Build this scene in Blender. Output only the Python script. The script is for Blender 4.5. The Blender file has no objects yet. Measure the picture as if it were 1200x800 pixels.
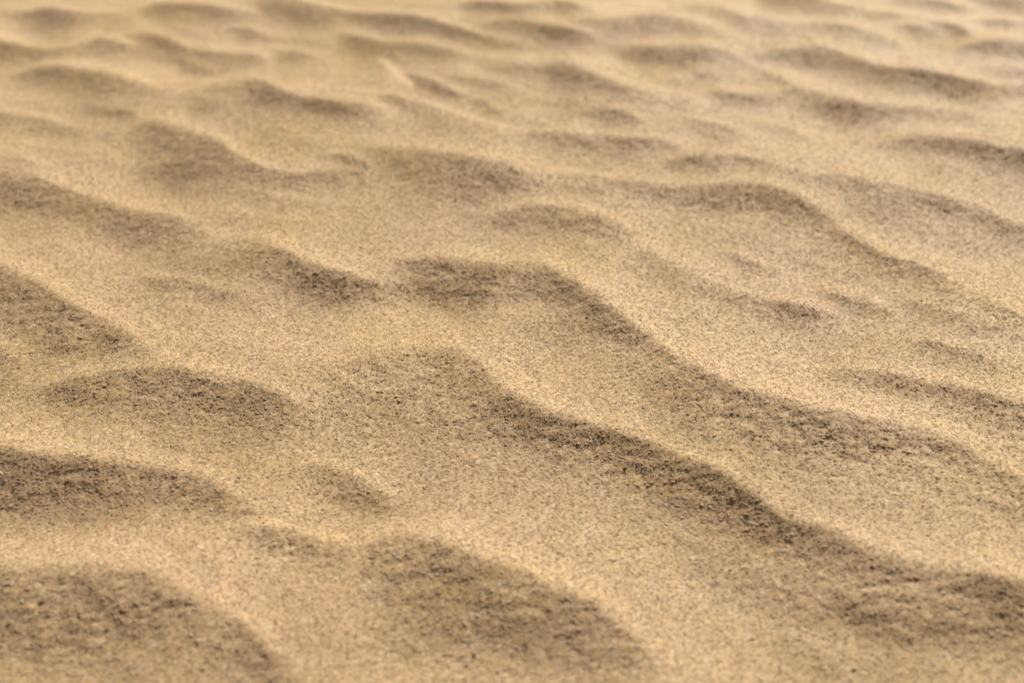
import bpy, math, numpy as np
from mathutils import Vector, Matrix

# ------------------------------------------------------------------ camera
S = bpy.context.scene
PITCH = math.radians(28.0); CAMH = 0.26; LENS = 50.0
FPX = LENS / 36.0 * 1200.0
cam_d = bpy.data.cameras.new('camera'); cam = bpy.data.objects.new('camera', cam_d)
S.collection.objects.link(cam); S.camera = cam
cam.location = (0, 0, CAMH); cam.rotation_euler = (math.pi/2 - PITCH, 0, 0)
cam_d.lens = LENS; cam_d.sensor_width = 36.0
cam_d.clip_start = 0.01; cam_d.clip_end = 500.0
cam_d.dof.use_dof = True; cam_d.dof.focus_distance = 0.515; cam_d.dof.aperture_fstop = 10.0

# ------------------------------------------------------------------ light
SUN_EL = math.radians(38.0); SUN_AZ = math.radians(24.0)      # azimuth from +Y (away from camera) towards +X
w = bpy.data.worlds.new('World'); S.world = w; w.use_nodes = True
nt = w.node_tree; bg = nt.nodes['Background']
sky = nt.nodes.new('ShaderNodeTexSky'); sky.sky_type = 'NISHITA'; sky.sun_disc = False
sky.sun_elevation = SUN_EL; sky.sun_rotation = SUN_AZ; sky.dust_density = 3.0
nt.links.new(sky.outputs[0], bg.inputs[0]); bg.inputs[1].default_value = 0.052
sl = bpy.data.lights.new('sun', 'SUN'); sun = bpy.data.objects.new('sun', sl); S.collection.objects.link(sun)
sl.energy = 5.0; sl.angle = math.radians(0.6); sl.color = (1.0, 0.93, 0.82)
sd = Vector((math.sin(SUN_AZ)*math.cos(SUN_EL), math.cos(SUN_AZ)*math.cos(SUN_EL), math.sin(SUN_EL)))
sun.rotation_euler = sd.to_track_quat('Z', 'Y').to_euler(); sun.location = (0, 0, 2)
S.view_settings.view_transform = 'Standard'; S.view_settings.look = 'None'
S.view_settings.exposure = -0.09; S.view_settings.gamma = 1.0

rng = np.random.default_rng(7)

# ------------------------------------------------------------------ survey of the ripples
# every lee face read off the place: vertices (u, v, length of the face, steepness), u v as seen from the surveying point
R = [
 [(20,16,12,.2),(45,8,20,.7),(60,8,24,.8),(80,12,18,.5),(100,17,12,.3),(130,17,10,.35),(160,16,10,.2)],
 [(165,10,10,.3),(200,4,18,.65),(215,6,16,.6),(235,5,18,.55),(250,8,16,.55),(270,12,12,.3),(300,14,8,.15)],
 [(300,0,10,.3),(325,-4,20,.5),(350,0,22,.7),(375,6,14,.5),(400,10,10,.3)],
 [(270,34,8,.2),(290,34,12,.55),(310,40,8,.3),(325,43,6,.1)],
 [(-30,42,18,.6),(10,50,22,.6),(30,56,16,.55),(60,58,10,.45),(90,56,10,.4),(102,50,12,.6),(115,45,17,.8),(130,47,16,.7),(150,53,12,.5),(165,58,8,.2)],
 [(155,42,12,.25),(175,40,20,.5),(200,48,18,.6),(220,56,16,.5),(250,60,18,.5),(285,62,13,.4),(310,66,8,.2)],
 [(205,69,10,.3),(220,71,13,.8),(235,77,10,.7),(255,82,5,.2)],
 [(325,58,8,.3),(345,57,8,.5),(360,62,5,.2)],
 [(16,89,6,.4),(40,81,14,.6),(60,78,18,.65),(85,80,26,.75),(105,84,29,.9),(125,86,25,.75),(150,92,18,.5),(175,100,12,.45),(197,107,8,.2)],
 [(215,108,8,.25),(235,104,22,.4),(260,98,26,.4),(285,94,28,.6),(300,92,33,.85),(315,96,31,.8),(335,108,22,.55),(355,116,16,.6),(375,118,13,.9),(400,123,13,.65),(415,122,15,.65),(435,126,12,.4),(450,130,8,.1)],
 [(225,114,18,.3),(250,120,12,.4),(270,122,8,.2)],
 [(100,124,6,.2),(130,128,8,.45),(150,130,8,.5),(165,136,5,.1)],
 [(-30,128,16,.4),(20,134,18,.5),(45,138,16,.5),(70,146,12,.4),(100,155,10,.2)],
 [(153,153,14,.3),(165,145,34,.65),(185,143,48,.85),(205,149,50,.9),(225,156,50,.8),(250,163,44,.75),(270,174,36,.7),(290,188,28,.65),(320,200,20,.55),(350,206,14,.55),(370,203,16,.6),(400,200,18,.6),(430,204,14,.3)],
 [(382,184,10,.3),(400,181,14,.7),(420,186,12,.6),(435,194,8,.2)],
 [(-30,184,20,.4),(15,182,18,.45),(30,184,16,.45),(50,194,14,.3)],
 [(-30,198,50,.5),(30,203,40,.6),(60,213,32,.65),(85,226,26,.75),(110,233,26,.75),(145,243,38,.9),(180,250,42,.9),(205,254,34,.75),(225,262,22,.5),(245,272,10,.2)],
 [(225,222,16,.2),(270,216,18,.3),(310,230,14,.3),(350,236,12,.3),(390,244,10,.1)],
 [(400,12,8,.3),(425,15,10,.4),(445,17,16,.55),(470,17,19,.65),(495,20,17,.65),(515,26,16,.5),(535,34,14,.55),(560,40,12,.5),(590,48,14,.35),(615,52,10,.2)],
 [(545,4,8,.3),(565,2,12,.6),(585,4,10,.5),(610,8,8,.4),(640,3,8,.4),(660,0,12,.65),(675,4,8,.5),(690,8,6,.2)],
 [(575,27,8,.3),(600,24,12,.35),(625,29,16,.6),(645,31,18,.8),(665,33,16,.75),(685,38,10,.4),(700,44,6,.1)],
 [(680,20,8,.25),(710,25,10,.3),(735,25,12,.35),(755,20,16,.65),(780,20,16,.7),(805,24,14,.6),(835,30,8,.2)],
 [(725,62,8,.3),(740,58,16,.5),(760,57,22,.7),(785,57,20,.55),(805,57,20,.6),(825,57,22,.65),(845,60,16,.5),(860,68,10,.4),(880,77,8,.3),(895,83,8,.25),(915,92,10,.3),(935,103,16,.45),(960,110,22,.5),(985,115,26,.7),(1005,120,26,.85),(1020,123,20,.7),(1045,125,14,.65),(1070,127,12,.55),(1100,129,12,.5),(1125,132,12,.55),(1145,138,10,.4),(1170,146,6,.1)],
 [(400,37,12,.35),(425,44,18,.55),(445,50,16,.5),(480,52,14,.4),(510,54,16,.5),(535,60,10,.35),(550,66,6,.1)],
 [(560,68,20,.2),(600,72,22,.28),(630,78,20,.3),(645,76,26,.5),(660,76,34,.75),(680,80,30,.75),(700,90,26,.65),(720,98,22,.65),(745,106,18,.5),(775,112,14,.4),(800,114,12,.35),(830,118,8,.1)],
 [(835,108,16,.4),(860,110,17,.8),(880,113,15,.7),(900,110,16,.35),(935,108,18,.2)],
 [(775,96,5,.5),(795,93,7,.8),(820,87,8,.65),(838,91,5,.2)],
 [(475,87,6,.4),(490,89,10,.75),(510,95,12,.9),(530,105,9,.85),(545,110,5,.2)],
 [(525,88,10,.2),(555,90,12,.4),(585,97,10,.4),(605,105,8,.2)],
 [(555,118,6,.2),(570,120,9,.5),(582,129,6,.2)],
 [(445,110,4,.5),(460,112,8,.85),(475,117,14,.75),(490,121,18,.7),(510,127,18,.6),(535,134,16,.5),(560,141,12,.3),(590,152,6,.1)],
 [(682,134,5,.4),(697,129,9,.8),(715,128,11,.95),(735,132,9,.85),(752,138,5,.3)],
 [(600,160,6,.2),(625,154,12,.5),(650,153,18,.8),(680,157,21,.9),(710,160,21,.9),(740,162,19,.8),(765,162,14,.65),(785,166,10,.5),(797,172,6,.2)],
 [(780,190,8,.4),(797,184,16,.8),(825,181,18,.9),(850,182,13,.7),(880,185,8,.55),(905,191,8,.3),(945,204,14,.35),(985,206,20,.4),(1010,211,26,.55),(1040,217,30,.7),(1065,222,26,.8),(1090,226,24,.85),(1115,232,26,.9),(1140,240,22,.75),(1165,250,22,.75),(1190,260,22,.75),(1230,272,20,.7)],
 [(1020,172,5,.3),(1045,166,10,.6),(1070,161,18,.85),(1100,162,22,.85),(1130,165,24,.8),(1165,171,26,.8),(1200,177,26,.8),(1230,180,24,.7)],
 [(885,147,4,.2),(905,148,6,.45),(925,153,8,.55),(940,160,6,.4),(955,165,4,.1)],
 [(800,138,6,.2),(820,142,10,.45),(838,147,14,.55),(860,150,8,.4),(875,153,5,.1)],
 [(790,12,8,.2),(815,6,10,.35),(840,8,12,.5),(860,16,14,.45),(875,24,16,.6),(900,26,20,.85),(920,30,15,.65),(945,32,14,.5),(965,31,16,.6),(985,30,18,.75),(1010,36,16,.6),(1035,45,10,.4),(1060,53,6,.1)],
 [(890,-6,10,.4),(915,-4,14,.65),(940,-3,16,.9),(965,2,14,.65),(990,8,12,.5),(1020,13,12,.5),(1050,17,8,.35),(1080,21,6,.1)],
 [(1050,-3,6,.3),(1075,0,10,.5),(1100,3,12,.75),(1120,6,10,.5),(1135,11,6,.1)],
 [(1140,-5,8,.4),(1170,-2,12,.6),(1220,-1,16,.7)],
 [(1055,30,5,.3),(1075,31,10,.6),(1090,36,8,.5),(1105,42,4,.1)],
 [(1090,27,5,.3),(1110,28,8,.6),(1130,33,8,.5),(1142,39,4,.1)],
 [(1145,25,4,.3),(1165,24,10,.6),(1190,26,12,.65),(1225,28,12,.6)],
 [(1115,61,5,.2),(1135,53,12,.4),(1155,47,18,.6),(1180,48,18,.6),(1225,52,16,.6)],
 [(1150,80,5,.2),(1175,80,10,.4),(1225,84,12,.5)],
 [(880,64,8,.2),(905,62,12,.35),(930,60,16,.5),(950,57,20,.75),(975,59,20,.8),(1000,68,20,.65),(1020,76,18,.65),(1040,81,18,.75),(1065,83,20,.85),(1095,87,23,.95),(1120,92,23,.9),(1145,97,18,.7),(1165,101,14,.55),(1190,101,12,.55),(1225,104,12,.5)],
 [(430,172,20,.2),(470,175,30,.35),(510,178,42,.55),(535,180,42,.65),(560,187,40,.7),(585,193,36,.75),(610,198,28,.7),(640,202,18,.6),(670,207,16,.5),(700,208,14,.5),(735,210,14,.5),(765,214,18,.6),(790,217,20,.7),(815,219,22,.6),(850,218,26,.65),(885,216,30,.7),(905,222,32,.8),(930,230,34,.85),(950,240,34,.85),(975,257,28,.7),(1000,275,26,.8),(1030,293,26,.8),(1055,303,24,.8),(1080,308,28,.9),(1105,320,26,.8),(1130,335,20,.6),(1150,345,20,.55),(1170,355,24,.7),(1195,367,24,.7),(1230,380,20,.6)],
 [(1060,350,12,.3),(1100,360,14,.35),(1130,365,18,.6),(1165,378,14,.55),(1200,392,12,.5),(1230,402,12,.4)],
 [(1070,398,10,.2),(1090,397,12,.5),(1115,402,14,.45),(1145,410,10,.4),(1170,420,8,.2)],
 [(845,295,8,.25),(865,297,14,.6),(885,305,14,.75),(905,315,8,.4),(920,320,5,.1)],
 [(960,335,10,.3),(985,342,16,.55),(1010,346,18,.8),(1025,354,12,.5),(1040,362,6,.1)],
 [(905,352,14,.4),(925,354,22,.65),(945,356,26,.8),(965,362,20,.6),(985,370,10,.2)],
 [(770,318,14,.3),(800,325,20,.5),(825,328,18,.6),(850,336,16,.55),(880,344,14,.5),(905,352,12,.3)],
 [(745,290,24,.2),(775,300,30,.35),(800,310,30,.3),(830,318,20,.1)],
 [(557,264,6,.3),(585,251,16,.6),(610,243,26,.8),(635,241,32,.85),(660,242,32,.9),(685,247,30,.9),(705,254,26,.85),(725,263,20,.6),(745,273,12,.2)],
 [(465,305,20,.5),(495,301,36,.75),(520,302,52,.85),(545,307,54,.95),(565,310,50,.85),(590,312,36,.7),(615,308,36,.9),(635,309,42,1.),(655,318,46,1.),(675,329,52,.95),(695,343,54,.9),(715,357,58,.9),(740,375,62,.85),(765,393,68,.85),(790,411,68,.9),(815,428,66,.9),(840,443,64,.85),(870,457,58,.85),(900,464,58,.9),(930,471,62,.95),(960,479,66,1.),(990,483,66,1.),(1020,490,64,1.),(1050,497,58,.9),(1080,503,56,.8),(1110,512,60,.8),(1140,528,52,.7),(1170,546,46,.55),(1200,561,40,.45),(1230,572,34,.4)],
 [(255,285,20,.35),(280,280,30,.45),(300,280,34,.5),(320,285,38,.6),(340,295,44,.8),(358,305,46,1.),(375,312,42,1.1),(395,318,38,1.1),(415,325,28,.9),(435,332,18,.55),(455,338,12,.2)],
 [(165,325,10,.2),(185,322,20,.5),(205,324,22,.5),(230,330,20,.4),(255,338,18,.4),(290,345,14,.2)],
 [(-30,292,70,.75),(0,309,72,.85),(27,322,72,1.),(53,336,66,1.),(80,353,56,.95),(105,367,48,.85),(127,376,42,.8),(150,388,34,.65),(170,402,24,.45),(188,417,12,.2)],
 [(-30,390,40,.6),(10,410,30,.4),(30,425,15,.1)],
 [(50,455,14,.3),(80,440,34,.65),(105,436,42,.85),(135,434,46,.8),(165,432,54,.8),(195,430,62,.9),(225,434,62,.85),(255,439,60,.8),(285,447,58,.75),(310,455,52,.65),(335,465,40,.45),(360,480,25,.15)],
 [(380,425,60,.25),(420,415,90,.4),(460,409,100,.5),(500,406,100,.58),(530,408,90,.68),(555,420,80,.7),(575,440,72,.7),(595,456,68,.8),(620,470,66,.9),(650,482,62,.95),(680,491,58,.95),(710,499,54,.95),(740,510,52,.95),(770,522,52,1.),(800,536,54,1.),(830,548,54,.95),(860,565,50,.9),(885,580,50,.8),(910,597,52,.75),(935,608,54,.75),(960,616,62,.8),(985,624,72,.85),(1010,638,80,.95),(1040,650,82,1.),(1070,658,78,1.),(1100,665,76,.95),(1130,669,76,.9),(1160,673,74,.9),(1200,680,70,.9),(1230,686,64,.85)],
 [(965,434,10,.2),(990,433,14,.35),(1020,433,20,.45),(1050,434,28,.65),(1080,442,34,.85),(1110,447,36,.85),(1140,453,40,.9),(1165,460,46,.85),(1200,470,52,.85),(1230,477,52,.85)],
 [(-30,516,62,.9),(20,528,64,.9),(50,532,66,.9),(80,535,66,1.),(110,538,62,.95),(140,540,54,.9),(170,543,48,.8),(200,548,42,.75),(230,555,36,.7),(255,565,34,.75),(280,580,24,.5),(305,595,14,.15)],
 [(285,618,20,.3),(310,615,30,.6),(330,617,34,.8),(350,622,34,.9),(375,628,32,.75),(400,635,26,.5),(420,645,14,.15)],
 [(365,540,20,.25),(385,545,32,.6),(405,552,36,.9),(425,560,36,.95),(440,570,26,.75),(455,582,14,.4),(475,598,8,.1)],
 [(415,640,20,.3),(440,630,52,.7),(465,627,66,.9),(490,625,74,1.),(515,628,78,1.),(540,638,78,1.),(565,649,76,1.),(590,657,78,1.),(615,666,78,1.),(640,678,78,.95),(665,686,78,.9),(690,698,78,.9),(710,712,72,.85),(730,727,62,.65),(750,745,45,.4),(770,765,30,.1)],
 [(-30,656,90,.8),(30,664,86,.85),(60,662,92,.85),(90,660,102,.9),(120,662,112,.95),(150,662,102,1.),(175,665,92,1.),(195,675,82,.95),(215,688,80,.75),(235,698,80,.55),(255,708,90,.55),(280,725,90,.75),(305,742,80,.75),(330,765,60,.5),(350,785,40,.2)],
 [(915,745,20,.2),(945,750,26,.35),(970,765,20,.3),(990,780,10,.1)],
]
# little wind-scoured bright ridges: (u, v) from, to, width, strength
RIDGES = [((446,69),(484,102),4,1.1)]

def smooth(t): t = np.clip(t, 0, 1); return t*t*(3-2*t)
# broad gentle swells and hollows between the faces: centre, half axes, turn in degrees, steepness
B = [(480,215,95,30,8,.28),(280,262,60,12,5,.18),(235,318,60,22,6,.30),(505,345,80,16,2,.34),(650,395,60,18,20,.15),
 (470,500,90,55,12,.25),(440,585,60,18,20,.10),(880,690,90,32,22,.30),(1010,720,120,22,12,.22),(60,740,70,35,0,.25),(440,720,90,40,20,.22),
 (560,760,80,25,10,.15),(690,590,80,22,25,-.14),(600,370,60,12,4,-.16),(880,415,70,16,6,-.16),(140,300,70,18,18,-.18),
 (330,240,60,14,14,-.16),(300,395,80,20,10,-.10),(80,635,90,22,0,-.20),(1080,625,110,18,8,-.18),(300,520,90,22,18,-.14),(120,500,80,14,0,-.14),
 (790,575,70,24,22,.16),(930,540,60,14,14,.12),(780,355,50,20,10,.16),(640,285,60,10,0,-.12),(560,150,60,10,10,-.12),
 (1120,190,60,8,4,-.12),(930,175,60,10,4,-.08),(330,200,60,10,10,.10),(60,250,50,12,14,.22),(60,100,30,8,0,.10),(720,130,60,12,0,.10),
 (830,240,60,12,4,.20),(700,225,60,10,2,.18),(1100,265,70,10,12,-.14),(1060,330,60,12,20,-.02),(1130,410,50,14,10,.15),(890,380,60,14,6,.12),
 (50,400,50,20,20,.22),(150,400,40,12,10,.15),(330,650,40,30,20,.15),(540,430,60,22,10,.12),(1170,600,50,12,10,.12),(1000,790,90,20,0,.05),(250,210,70,14,14,.16),(330,262,70,14,10,.14),(900,255,60,16,22,.14),(990,330,60,14,20,.12),(200,215,60,12,12,.10),(560,225,50,16,0,.10),(30,225,40,20,10,.14),(960,700,110,30,18,.10),(720,600,60,20,25,.04)]
def far_gain(v): return 1.18+.55*smooth((200-v)/200)
def face_field(u, v):
    D = np.zeros_like(u)
    for st in R:
        a = np.array(st, float)
        # ripples that run past the surveyed stretch carry on and die out
        if a[0,0] <= -15: a = np.vstack([[a[0,0]-190, a[0,1]-34, a[0,2]*.6, .05], [a[0,0]-90, a[0,1]-20, a[0,2]*.9, a[0,3]*.7], a])
        if a[-1,0] >= 1214: a = np.vstack([a, [a[-1,0]+90, a[-1,1]+30, a[-1,2]*.9, a[-1,3]*.7], [a[-1,0]+190, a[-1,1]+50, a[-1,2]*.6, .05]])
        if a[-1,1] > 140: a[:,3] *= 1-.14*smooth((a[:,1]-560)/60)
        m = (u > a[0,0]-14) & (u < a[-1,0]+14) & (v > a[:,1].min()-60) & (v < (a[:,1]+a[:,2]*3.4).max()+10)
        if not m.any(): continue
        uu = u[m]; vv = v[m]
        # soften the traced line a little so that it bends instead of kinking
        xs = np.arange(a[0,0]-14, a[-1,0]+15, 2.0)
        k = np.hanning(11); k /= k.sum()
        def line(c, pad0=None):
            y = np.interp(xs, a[:,0], c)
            return np.convolve(np.pad(y, 5, mode='edge'), k, 'valid')
        A = line(a[:,3])**.72 * smooth((xs-a[0,0]+14)/20) * smooth((a[-1,0]+14-xs)/20)
        yc = np.interp(uu, xs, line(a[:,1])); wd = np.interp(uu, xs, line(a[:,2]))*(1.22+.22*smooth((190-vv)/120))+2; am = np.interp(uu, xs, A)
        t = (vv-yc)/wd
        edge = 0.07 + 1.5/wd
        dark = smooth((t+edge*.6)/(edge*2.2)) * (.60*(1-smooth((t-.30)/1.0)) + .40*(1-smooth((t-.3)/2.4)))
        bw = 0.72*wd + 5
        tb = (yc-vv)/bw
        brt = smooth(tb/.2+.35)*(.75*(1-smooth((tb-.05)/.5))+.25*(1-smooth((tb-.15)/1.1)))
        val = am*dark*far_gain(vv) - .62*np.maximum(am, 0)**.65*brt
        cur = D[m]
        D[m] = np.where((cur > 0) & (val > 0), np.maximum(cur, val)+.25*np.minimum(cur, val), cur+val)
    for (p, q, wd, s) in RIDGES:
        p = np.array(p, float); q = np.array(q, float); d = q-p; L = np.hypot(*d); d /= L
        al = (u-p[0])*d[0]+(v-p[1])*d[1]; ac = (u-p[0])*-d[1]+(v-p[1])*d[0]
        D -= s*np.exp(-(ac/wd)**2)*smooth(al/10+.5)*smooth((L-al)/10+.5)
    for (cx, cy, rx, ry, an, am) in B:
        m = (np.abs(u-cx) < 2.6*rx+2.6*ry) & (np.abs(v-cy) < 2.6*ry+2.6*rx)
        if not m.any(): continue
        c_, s_ = math.cos(math.radians(an)), math.sin(math.radians(an))
        p = ((u[m]-cx)*c_+(v[m]-cy)*s_)/rx; q = (-(u[m]-cx)*s_+(v[m]-cy)*c_)/ry
        D[m] += am*1.6*np.exp(-(p*p+q*q))
    return np.clip(np.where(D > 0, D/(1+.26*D), D), -.85, 1.2)

CP, SP = math.cos(PITCH), math.sin(PITCH)
def project(x, y, z):
    dz = z-CAMH
    dep = np.maximum(y*CP - dz*SP, 1e-3); up = y*SP + dz*CP
    return 600+FPX*x/dep, 400-FPX*up/dep

# value noise in metres, wrapping lattice
class Noise:
    def __init__(s, seed): s.t = np.random.default_rng(seed).random((256,256)).astype(np.float32)*2-1
    def __call__(s, x, y, size):
        X = x/size; Y = y/size; xi = np.floor(X).astype(int); yi = np.floor(Y).astype(int)
        fx = X-xi; fy = Y-yi; fx = fx*fx*(3-2*fx); fy = fy*fy*(3-2*fy)
        g = lambda i, j: s.t[(xi+i) & 255, (yi+j) & 255]
        return (g(0,0)*(1-fx)+g(1,0)*fx)*(1-fy)+(g(0,1)*(1-fx)+g(1,1)*fx)*fy
N = [Noise(i) for i in range(12)]

# ------------------------------------------------------------------ solve the relief that has those faces
CELL = 0.0015
GX0, GX1, GY0, GY1 = -0.78, 0.78, 0.02, 1.62
gx = np.arange(GX0, GX1, CELL); gy = np.arange(GY0, GY1, CELL)
X, Y = np.meshgrid(gx, gy)
sx, sy = math.sin(SUN_AZ), math.cos(SUN_AZ)
kx = np.fft.fftfreq(len(gx), CELL)*2*np.pi; ky = np.fft.fftfreq(len(gy), CELL)*2*np.pi
KX, KY = np.meshgrid(kx, ky)
KS = KX*sx+KY*sy; KT = -KX*sy+KY*sx
LAM, MU = 0.05, 5.0**2
def solve(g):
    G = np.fft.fft2(g)
    H = (-1j*KS*G)/(KS**2+LAM*KT**2+MU*.35)*np.exp(-(KX**2+KY**2)*.0011**2/2)
    return np.real(np.fft.ifft2(H))

def ripple_proc(x, y):
    wx = .034*N[0](x, y, .17)+.020*N[1](x, y, .075)+.006*N[5](x, y, .03)
    ph = (y + .5*x + wx)/.085
    f = ph-np.floor(ph)
    pr = np.where(f < .38, smooth(f/.38), 1-smooth((f-.38)/.62))-.5
    return .0068*pr*np.clip(.72+.75*N[2](x+3, y, .11), .1, 1.3) + .0022*N[3](x, y, .05) + .0008*N[4](x, y, .022)

SLOPE = math.radians(24.0)
h = np.zeros_like(X)
# the faces wander and crumble a little along their length
WU = 2.6*N[0](X, Y, .016) + 1.4*N[1](X, Y, .007) + .9*N[3](X, Y, .0035)
WV = 2.6*N[2](X, Y, .018) + 1.6*N[4](X, Y, .008) + 1.1*N[5](X, Y, .0038)
wfac = np.clip(.5/np.hypot(X, Y), .35, 1.5); WU = WU*wfac*1.3; WV = WV*wfac*.9
XA = X*.85-Y*.53; YA = X*.53+Y*.85      # along and across the ripples
BRK = 1 + (1-.7*smooth((np.hypot(X, Y)-.5)/.2))*(.24*N[5](XA*.5, YA+.3, .014) + .20*N[8](XA*.6, YA+.7, .0068) + .12*N[7](XA*.8, YA, .004))
EDG = N[2](X, Y, .06)
PR = ripple_proc(X, Y)
GP = np.gradient(PR, CELL, axis=1)*sx+np.gradient(PR, CELL, axis=0)*sy
for it in range(5):
    u, v = project(X, Y, h)
    D = face_field(u+WU*.8, v+WV*.8)
    D = np.where(D > 0, D*BRK, D)
    inside = smooth((u+190+40*EDG)/190)*smooth((1390+40*EDG-u)/190)*smooth((v+60+14*EDG)/58)*smooth((1000+40*EDG-v)/190)
    base = -.22 + .14*N[10](XA*.5, YA, .060) + .22*N[4](XA*.42, YA, .034) + .20*N[5](XA*.40, YA, .017) + .10*N[8](XA*.6, YA, .0065)
    g = np.tan(SLOPE*(base + D))*inside
    hn = solve(g - (g*inside).sum()/inside.sum()*inside + GP*(1-inside))
    h = hn if it == 0 else .4*h+.6*hn
print('relief mm', h.min()*1000, h.max()*1000)
Dm = face_field(*project(X, Y, h))*inside

def bil(F, x, y):
    fx = np.clip((x-GX0)/CELL, 0, len(gx)-1.001); fy = np.clip((y-GY0)/CELL, 0, len(gy)-1.001)
    i = fx.astype(int); j = fy.astype(int); fx = fx-i; fy = fy-j
    return (F[j,i]*(1-fx)+F[j,i+1]*fx)*(1-fy)+(F[j+1,i]*(1-fx)+F[j+1,i+1]*fx)*fy
def height(x, y):
    ed = smooth((x-GX0-.02)/.06)*smooth((GX1-.02-x)/.06)*smooth((y-GY0-.02)/.06)*smooth((GY1-.02-y)/.06)
    hp = ripple_proc(x, y)*(1-smooth((np.hypot(x, y)-1.5)/6.0)*.6)
    z = np.where(ed > 0, bil(h, x, y)*ed + hp*(1-ed), hp)
    D = np.clip(bil(Dm, x, y), 0, 1)*ed
    # crumbly relief, stronger on the steep faces
    c = N[6](x, y, .0062)*.6+N[7](x, y*1.25, .0034)*.6+N[8](x, y, .0018)*.38+N[9](x, y, .0011)*.15
    clod = np.abs(N[9](x+5, y*1.2, .0075))*1.3+np.abs(N[11](x+2, y*1.2, .0042))*1.1-.8
    c = c + clod*D*(.8+.5*smooth((.5-y)/.15))
    near = 1-.65*smooth((np.hypot(x, y)-.6)/.5)-.35*smooth((np.hypot(x, y)-1.3)/.8)
    z = z + c*near*(.00004+.00027*D)
    z = z + near*(.00022*N[10](x+1, y+2, .018)+.00010*N[11](x, y, .009))
    return z, D

# ------------------------------------------------------------------ the sand sheet, out to the horizon
def stretch(core, first, ratio, far):
    out = []; v_ = core; s_ = first
    while v_ < far: v_ += s_; s_ *= ratio; out.append(v_)
    return out
ys = [.17]
while ys[-1] < 1.18: ys.append(ys[-1] + .00048 + .0019*max(0, ys[-1]-.3))
ys = np.array(ys + stretch(ys[-1], .0018, 1.045, 300.0))
pre = np.array([-300,-120,-50,-20,-8,-4,-2,-1.2,-.8,-.5,-.35,-.25,-.18,-.12,-.07,-.03,0,.03,.055,.08,.1,.115,.13,.142,.152,.16,.166])
ys = np.concatenate([pre, ys])
uc = np.linspace(-1, 1, 851); ext = np.array(stretch(1.0, .0030, 1.058, 1200.0))
us = np.concatenate([-ext[::-1], uc, ext])
W = np.where(ys > .05, np.clip(.065+.345*ys, .14, .47), .14)
W = np.minimum(W, .47)
VX = us[None,:]*W[:,None]; VY = np.repeat(ys[:,None], len(us), 1)
VZ, VD = height(VX, VY)
print('verts', VX.size)

def grid_mesh(name, VX, VY, VZ):
    r, c = VX.shape
    me = bpy.data.meshes.new(name)
    co = np.stack([VX, VY, VZ], -1).reshape(-1, 3).astype(np.float32)
    me.vertices.add(r*c); me.vertices.foreach_set('co', co.ravel())
    i = np.arange(r*c).reshape(r, c)
    q = np.stack([i[:-1,:-1], i[:-1,1:], i[1:,1:], i[1:,:-1]], -1).reshape(-1, 4).astype(np.int32)
    me.loops.add(q.size); me.loops.foreach_set('vertex_index', q.ravel())
    me.polygons.add(len(q)); me.polygons.foreach_set('loop_start', np.arange(0, q.size, 4, dtype=np.int32))
    me.update(calc_edges=True)
    me.polygons.foreach_set('use_smooth', np.ones(len(q), bool))
    return me
sand_me = grid_mesh('sand_ground', VX, VY, VZ)
sand = bpy.data.objects.new('sand_ground', sand_me); S.collection.objects.link(sand)
sand['kind'] = 'structure'; sand['label'] = 'wind rippled golden sand with soft crests running down to the right'

# ------------------------------------------------------------------ materials
def nn(nt, t, **k):
    n = nt.nodes.new(t)
    for a, b in k.items(): setattr(n, a, b)
    return n
def ramp(nt, stops, interp='LINEAR'):
    n = nt.nodes.new('ShaderNodeValToRGB'); n.color_ramp.interpolation = interp
    e = n.color_ramp.elements
    while len(e) < len(stops): e.new(.5)
    for i, (p, c) in enumerate(stops): e[i].position = p; e[i].color = (min(1, c[0]*1.05), c[1]*1.00, c[2]*.965, 1)
    return n
def ground_material():
    m = bpy.data.materials.new('packed_sand'); m.use_nodes = True; nt = m.node_tree; L = nt.links.new
    b = nt.nodes['Principled BSDF']; b.inputs['Roughness'].default_value = .62; b.inputs['Specular IOR Level'].default_value = .12
    b.inputs['Subsurface Weight'].default_value = .8; b.inputs['Subsurface Radius'].default_value = (1, .6, .33); b.inputs['Subsurface Scale'].default_value = .0018
    geo = nn(nt, 'ShaderNodeNewGeometry')
    vo = nn(nt, 'ShaderNodeTexVoronoi'); vo.inputs['Scale'].default_value = 1150; L(geo.outputs['Position'], vo.inputs['Vector'])
    cr = ramp(nt, [(0,(.40,.27,.15)),(.2,(.54,.38,.21)),(.6,(.60,.43,.24)),(.85,(.66,.48,.28)),(1,(.76,.60,.40))])
    sep = nn(nt, 'ShaderNodeSeparateColor'); L(vo.outputs['Color'], sep.inputs[0]); L(sep.outputs[0], cr.inputs[0])
    no = nn(nt, 'ShaderNodeTexNoise'); no.inputs['Scale'].default_value = 14; no.inputs['Detail'].default_value = 4; L(geo.outputs['Position'], no.inputs['Vector'])
    tint = ramp(nt, [(.32,(.95,.975,1.04)),(.5,(1.0,1.0,1.0)),(.68,(1.05,.985,.86))]); L(no.outputs[0], tint.inputs[0])
    mx = nn(nt, 'ShaderNodeMix', data_type='RGBA', blend_type='MULTIPLY'); mx.inputs[0].default_value = 1
    L(cr.outputs[0], mx.inputs[6]); L(tint.outputs[0], mx.inputs[7]); L(mx.outputs[2], b.inputs['Base Color'])
    bp = nn(nt, 'ShaderNodeBump'); bp.inputs['Strength'].default_value = .32; bp.inputs['Distance'].default_value = .0003
    inv = nn(nt, 'ShaderNodeMath', operation='MULTIPLY'); inv.inputs[1].default_value = -1
    L(vo.outputs['Distance'], inv.inputs[0]); L(inv.outputs[0], bp.inputs['Height']); L(bp.outputs[0], b.inputs['Normal'])
    return m
sand_me.materials.append(ground_material())

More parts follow.
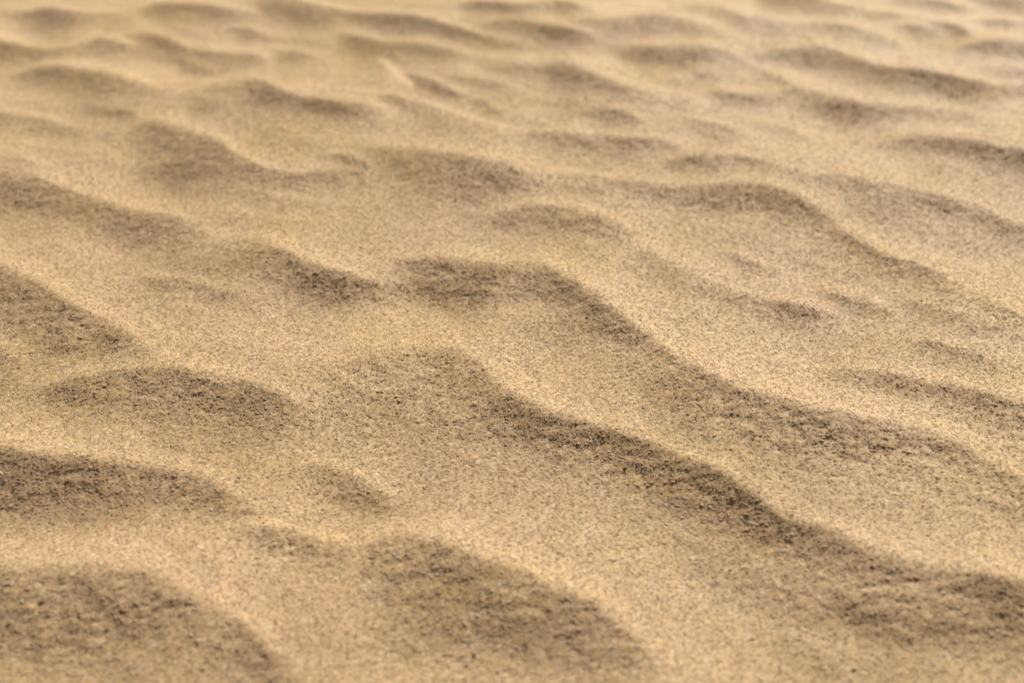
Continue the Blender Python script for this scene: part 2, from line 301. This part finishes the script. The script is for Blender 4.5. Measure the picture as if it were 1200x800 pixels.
def grain_material():
    m = bpy.data.materials.new('quartz_grain'); m.use_nodes = True; nt = m.node_tree; L = nt.links.new
    b = nt.nodes['Principled BSDF']; b.inputs['Specular IOR Level'].default_value = .2
    oi = nn(nt, 'ShaderNodeObjectInfo')
    cr = ramp(nt, [(0,(.20,.12,.07)),(.004,(.34,.22,.12)),(.03,(.54,.37,.20)),(.3,(.60,.425,.235)),(.6,(.66,.48,.275)),(.78,(.72,.48,.23)),(.86,(.70,.54,.34)),(.95,(.76,.60,.40)),(.985,(.80,.68,.50)),(1,(.93,.88,.78))])  # palest few grains are coloured to stand in for tiny sun glints
    L(oi.outputs['Random'], cr.inputs[0])
    L(cr.outputs[0], b.inputs['Base Color'])
    wn = nn(nt, 'ShaderNodeMath', operation='MULTIPLY'); wn.inputs[1].default_value = 91.7; L(oi.outputs['Random'], wn.inputs[0])
    fr = nn(nt, 'ShaderNodeMath', operation='FRACT'); L(wn.outputs[0], fr.inputs[0])
    rr = nn(nt, 'ShaderNodeMapRange'); rr.inputs[1].default_value = 0; rr.inputs[2].default_value = .12; rr.inputs[3].default_value = .38; rr.inputs[4].default_value = .75
    L(fr.outputs[0], rr.inputs[0]); L(rr.outputs[0], b.inputs['Roughness'])
    tr = nn(nt, 'ShaderNodeBsdfTranslucent'); L(cr.outputs[0], tr.inputs['Color'])
    mixs = nn(nt, 'ShaderNodeMixShader'); mixs.inputs[0].default_value = .25
    L(b.outputs[0], mixs.inputs[1]); L(tr.outputs[0], mixs.inputs[2]); L(mixs.outputs[0], nt.nodes['Material Output'].inputs[0])
    return m
GM = grain_material()

# ------------------------------------------------------------------ loose grains lying on the sheet
NG = 520000
yy = np.sqrt(rng.random(NG*3)*(1.28**2-.2**2)+.2**2)
WW = np.clip(.065+.345*yy, .14, .47)
uu_ = (rng.random(NG*3)*2-1)*1.6; xx = uu_*WW
dist = np.hypot(xx, yy)
keep = rng.random(NG*3) < .95* (1-smooth((np.abs(uu_)-1.0)/.58))*(1-.75*smooth((dist-.6)/.4))*(1-smooth((dist-1.05)/.2))*smooth((yy-.2)/.05)
xx = xx[keep][:NG]; yy = yy[keep][:NG]
zz, dd = height(xx, yy)
ng = len(xx)
sc = np.clip(rng.lognormal(0, .30, ng), .5, 2.2)*.00031
sc *= 1+.12*dd
zz = zz + sc*(rng.random(ng)*.30-.22)
me = bpy.data.meshes.new('sand_grains'); me.vertices.add(ng)
me.vertices.foreach_set('co', np.stack([xx, yy, zz], 1).astype(np.float32).ravel())
at = me.attributes.new('grain_scale', 'FLOAT_VECTOR', 'POINT')
at.data.foreach_set('vector', (sc[:,None]*(.75+.5*rng.random((ng,3)))*np.array([1,1,.28])).astype(np.float32).ravel())
at = me.attributes.new('grain_turn', 'FLOAT_VECTOR', 'POINT')
at.data.foreach_set('vector', ((rng.random((ng,3))-.5)*np.array([.5,.5,6.28])).astype(np.float32).ravel())
grains = bpy.data.objects.new('sand_grains', me); S.collection.objects.link(grains)
grains['kind'] = 'stuff'; grains['label'] = 'loose tan quartz grains covering the rippled sand'; grains['category'] = 'sand'
gt = bpy.data.node_groups.new('scatter_grains', 'GeometryNodeTree')
gt.interface.new_socket('Geometry', in_out='INPUT', socket_type='NodeSocketGeometry')
gt.interface.new_socket('Geometry', in_out='OUTPUT', socket_type='NodeSocketGeometry')
gi = gt.nodes.new('NodeGroupInput'); go = gt.nodes.new('NodeGroupOutput'); L = gt.links.new
join = gt.nodes.new('GeometryNodeGeometryToInstance')
for k in range(7):
    ico = gt.nodes.new('GeometryNodeMeshIcoSphere'); ico.inputs['Radius'].default_value = 1; ico.inputs['Subdivisions'].default_value = 2
    pos = gt.nodes.new('GeometryNodeInputPosition')
    no = gt.nodes.new('ShaderNodeTexNoise'); no.noise_dimensions = '4D'; no.inputs['W'].default_value = k*3.7; no.inputs['Scale'].default_value = .9
    no.inputs['Detail'].default_value = 1
    L(pos.outputs[0], no.inputs['Vector'])
    sub = gt.nodes.new('ShaderNodeVectorMath'); sub.operation = 'SUBTRACT'; sub.inputs[1].default_value = (.5,.5,.5)
    mul = gt.nodes.new('ShaderNodeVectorMath'); mul.operation = 'SCALE'; mul.inputs['Scale'].default_value = 2.2
    L(no.outputs['Color'], sub.inputs[0]); L(sub.outputs[0], mul.inputs[0])
    sp = gt.nodes.new('GeometryNodeSetPosition'); L(ico.outputs[0], sp.inputs[0]); L(mul.outputs[0], sp.inputs['Offset'])
    sm = gt.nodes.new('GeometryNodeSetMaterial'); sm.inputs['Material'].default_value = GM
    L(sp.outputs[0], sm.inputs[0]); L(sm.outputs[0], join.inputs[0])
iop = gt.nodes.new('GeometryNodeInstanceOnPoints'); iop.inputs['Pick Instance'].default_value = True
na = gt.nodes.new('GeometryNodeInputNamedAttribute'); na.data_type = 'FLOAT_VECTOR'; na.inputs[0].default_value = 'grain_scale'
nb = gt.nodes.new('GeometryNodeInputNamedAttribute'); nb.data_type = 'FLOAT_VECTOR'; nb.inputs[0].default_value = 'grain_turn'
e2r = gt.nodes.new('FunctionNodeEulerToRotation')
L(gi.outputs[0], iop.inputs['Points']); L(join.outputs[0], iop.inputs['Instance'])
L(na.outputs[0], iop.inputs['Scale']); L(nb.outputs[0], e2r.inputs[0]); L(e2r.outputs[0], iop.inputs['Rotation'])
L(iop.outputs[0], go.inputs[0])
md = grains.modifiers.new('scatter', 'NODES'); md.node_group = gt

# ------------------------------------------------------------------ odd bits one can pick out by eye
def at(u, v):
    z = 0.0
    for _ in range(12):
        dx = (u-600)/FPX; dy = -(v-400)/FPX
        d = np.array([dx, CP+dy*SP, -SP+dy*CP]); k = (z-CAMH)/d[2]
        p = d*k; z = .5*z+.5*float(height(np.array([p[0]]), np.array([p[1]]))[0][0])
    return float(p[0]), float(p[1]), float(height(np.array([p[0]]), np.array([p[1]]))[0][0])
import bmesh
def bit_material(name, col, rough, spec):
    m = bpy.data.materials.new(name); m.use_nodes = True; nt = m.node_tree; b = nt.nodes['Principled BSDF']
    no = nn(nt, 'ShaderNodeTexNoise'); no.inputs['Scale'].default_value = 900; g = nn(nt, 'ShaderNodeTexCoord')
    nt.links.new(g.outputs['Object'], no.inputs['Vector'])
    cr = ramp(nt, [(.3, tuple(c*.7 for c in col)), (.7, tuple(min(1, c*1.25) for c in col))])
    nt.links.new(no.outputs[0], cr.inputs[0]); nt.links.new(cr.outputs[0], b.inputs['Base Color'])
    b.inputs['Roughness'].default_value = rough; b.inputs['Specular IOR Level'].default_value = spec
    return m
M_dark = bit_material('dark_mineral', (.20,.13,.085), .7, .2)
M_pale = bit_material('glint_white', (.72,.64,.54), .5, .3)  # glint brightness put into the colour
def bit(name, u, v, size, label, cat, mat, group, flat=.6, seed=0):
    rs = np.random.default_rng(seed); bm = bmesh.new(); bmesh.ops.create_icosphere(bm, subdivisions=2, radius=1)
    cuts = rs.normal(size=(7,3)); cuts /= np.linalg.norm(cuts, axis=1)[:,None]; off = .55+.3*rs.random(7)
    for ve in bm.verts:                                   # facet the lump with a few random planes
        p = np.array(ve.co)
        for c_, o_ in zip(cuts, off):
            e = p@c_-o_
            if e > 0: p = p-c_*e
        ve.co = Vector(p)*size
    for ve in bm.verts: ve.co.z *= flat; ve.co.x *= 1.25
    me = bpy.data.meshes.new(name); bm.to_mesh(me); bm.free(); me.materials.append(mat)
    o = bpy.data.objects.new(name, me); S.collection.objects.link(o)
    x, y, z = at(u, v); o.location = (x, y, z+size*flat*.1); o.rotation_euler = (rs.normal()*.2, rs.normal()*.2, rs.random()*6.28)
    o['label'] = label; o['category'] = cat; o['group'] = group
DG, PG = 'dark mineral grains scattered on the sand', 'pale bits painted in as glints on the sand'
for i, (u, v, sz, lab) in enumerate([
  (533, 236, .0009, 'dark grain on the lit hollow left of the small rounded upper hump'),
  (631, 217, .0008, 'dark grain just behind the small rounded hump, nearer of the two there'),
  (645, 207, .0008, 'dark grain just behind the small rounded hump, farther of the two there'),
  (507, 401, .0007, 'dark grain on the lit brow of the broad swell in the centre'),
  (567, 433, .0008, 'dark grain at the shaded shoulder where the central crest turns downhill'),
  (733, 548, .0010, 'dark grain low on the shaded face of the long central crest'),
  (555, 768, .0008, 'dark grain in the near trough at the bottom centre, right one of a pair'),
  (547, 780, .0007, 'dark grain in the near trough at the bottom centre, left one of a pair'),
  (1001, 785, .0009, 'brown black grain alone on the sand near the bottom right corner'),
  (93, 722, .0008, 'dark grain on the near swell in the bottom left corner')]):
    bit('dark_grain', u, v, sz*.8, lab, 'grain', M_dark, DG, .6, i)
for i, (u, v, sz, lab) in enumerate([
  (246, 685, .0007, 'white painted glint on the lit crest of the bottom left ripple, left of two'),
  (259, 686, .0006, 'white painted glint on the lit crest of the bottom left ripple, right of two'),
  (257, 72, .0013, 'pale painted glint on a far ripple at the upper left'),
  (567, 184, .0010, 'pale painted glint at the crest line above the small rounded hump'),
  (427, 690, .0006, 'pale painted glint in the trough below the near central crest'),
  (628, 331, .0006, 'pale painted glint on the shaded top of the central peak')]):
    bit('painted_glint', u, v, sz*.8, lab, 'painted glint', M_pale, PG, .35, 50+i)  # small white lumps added in place of glints on the sand, not shell
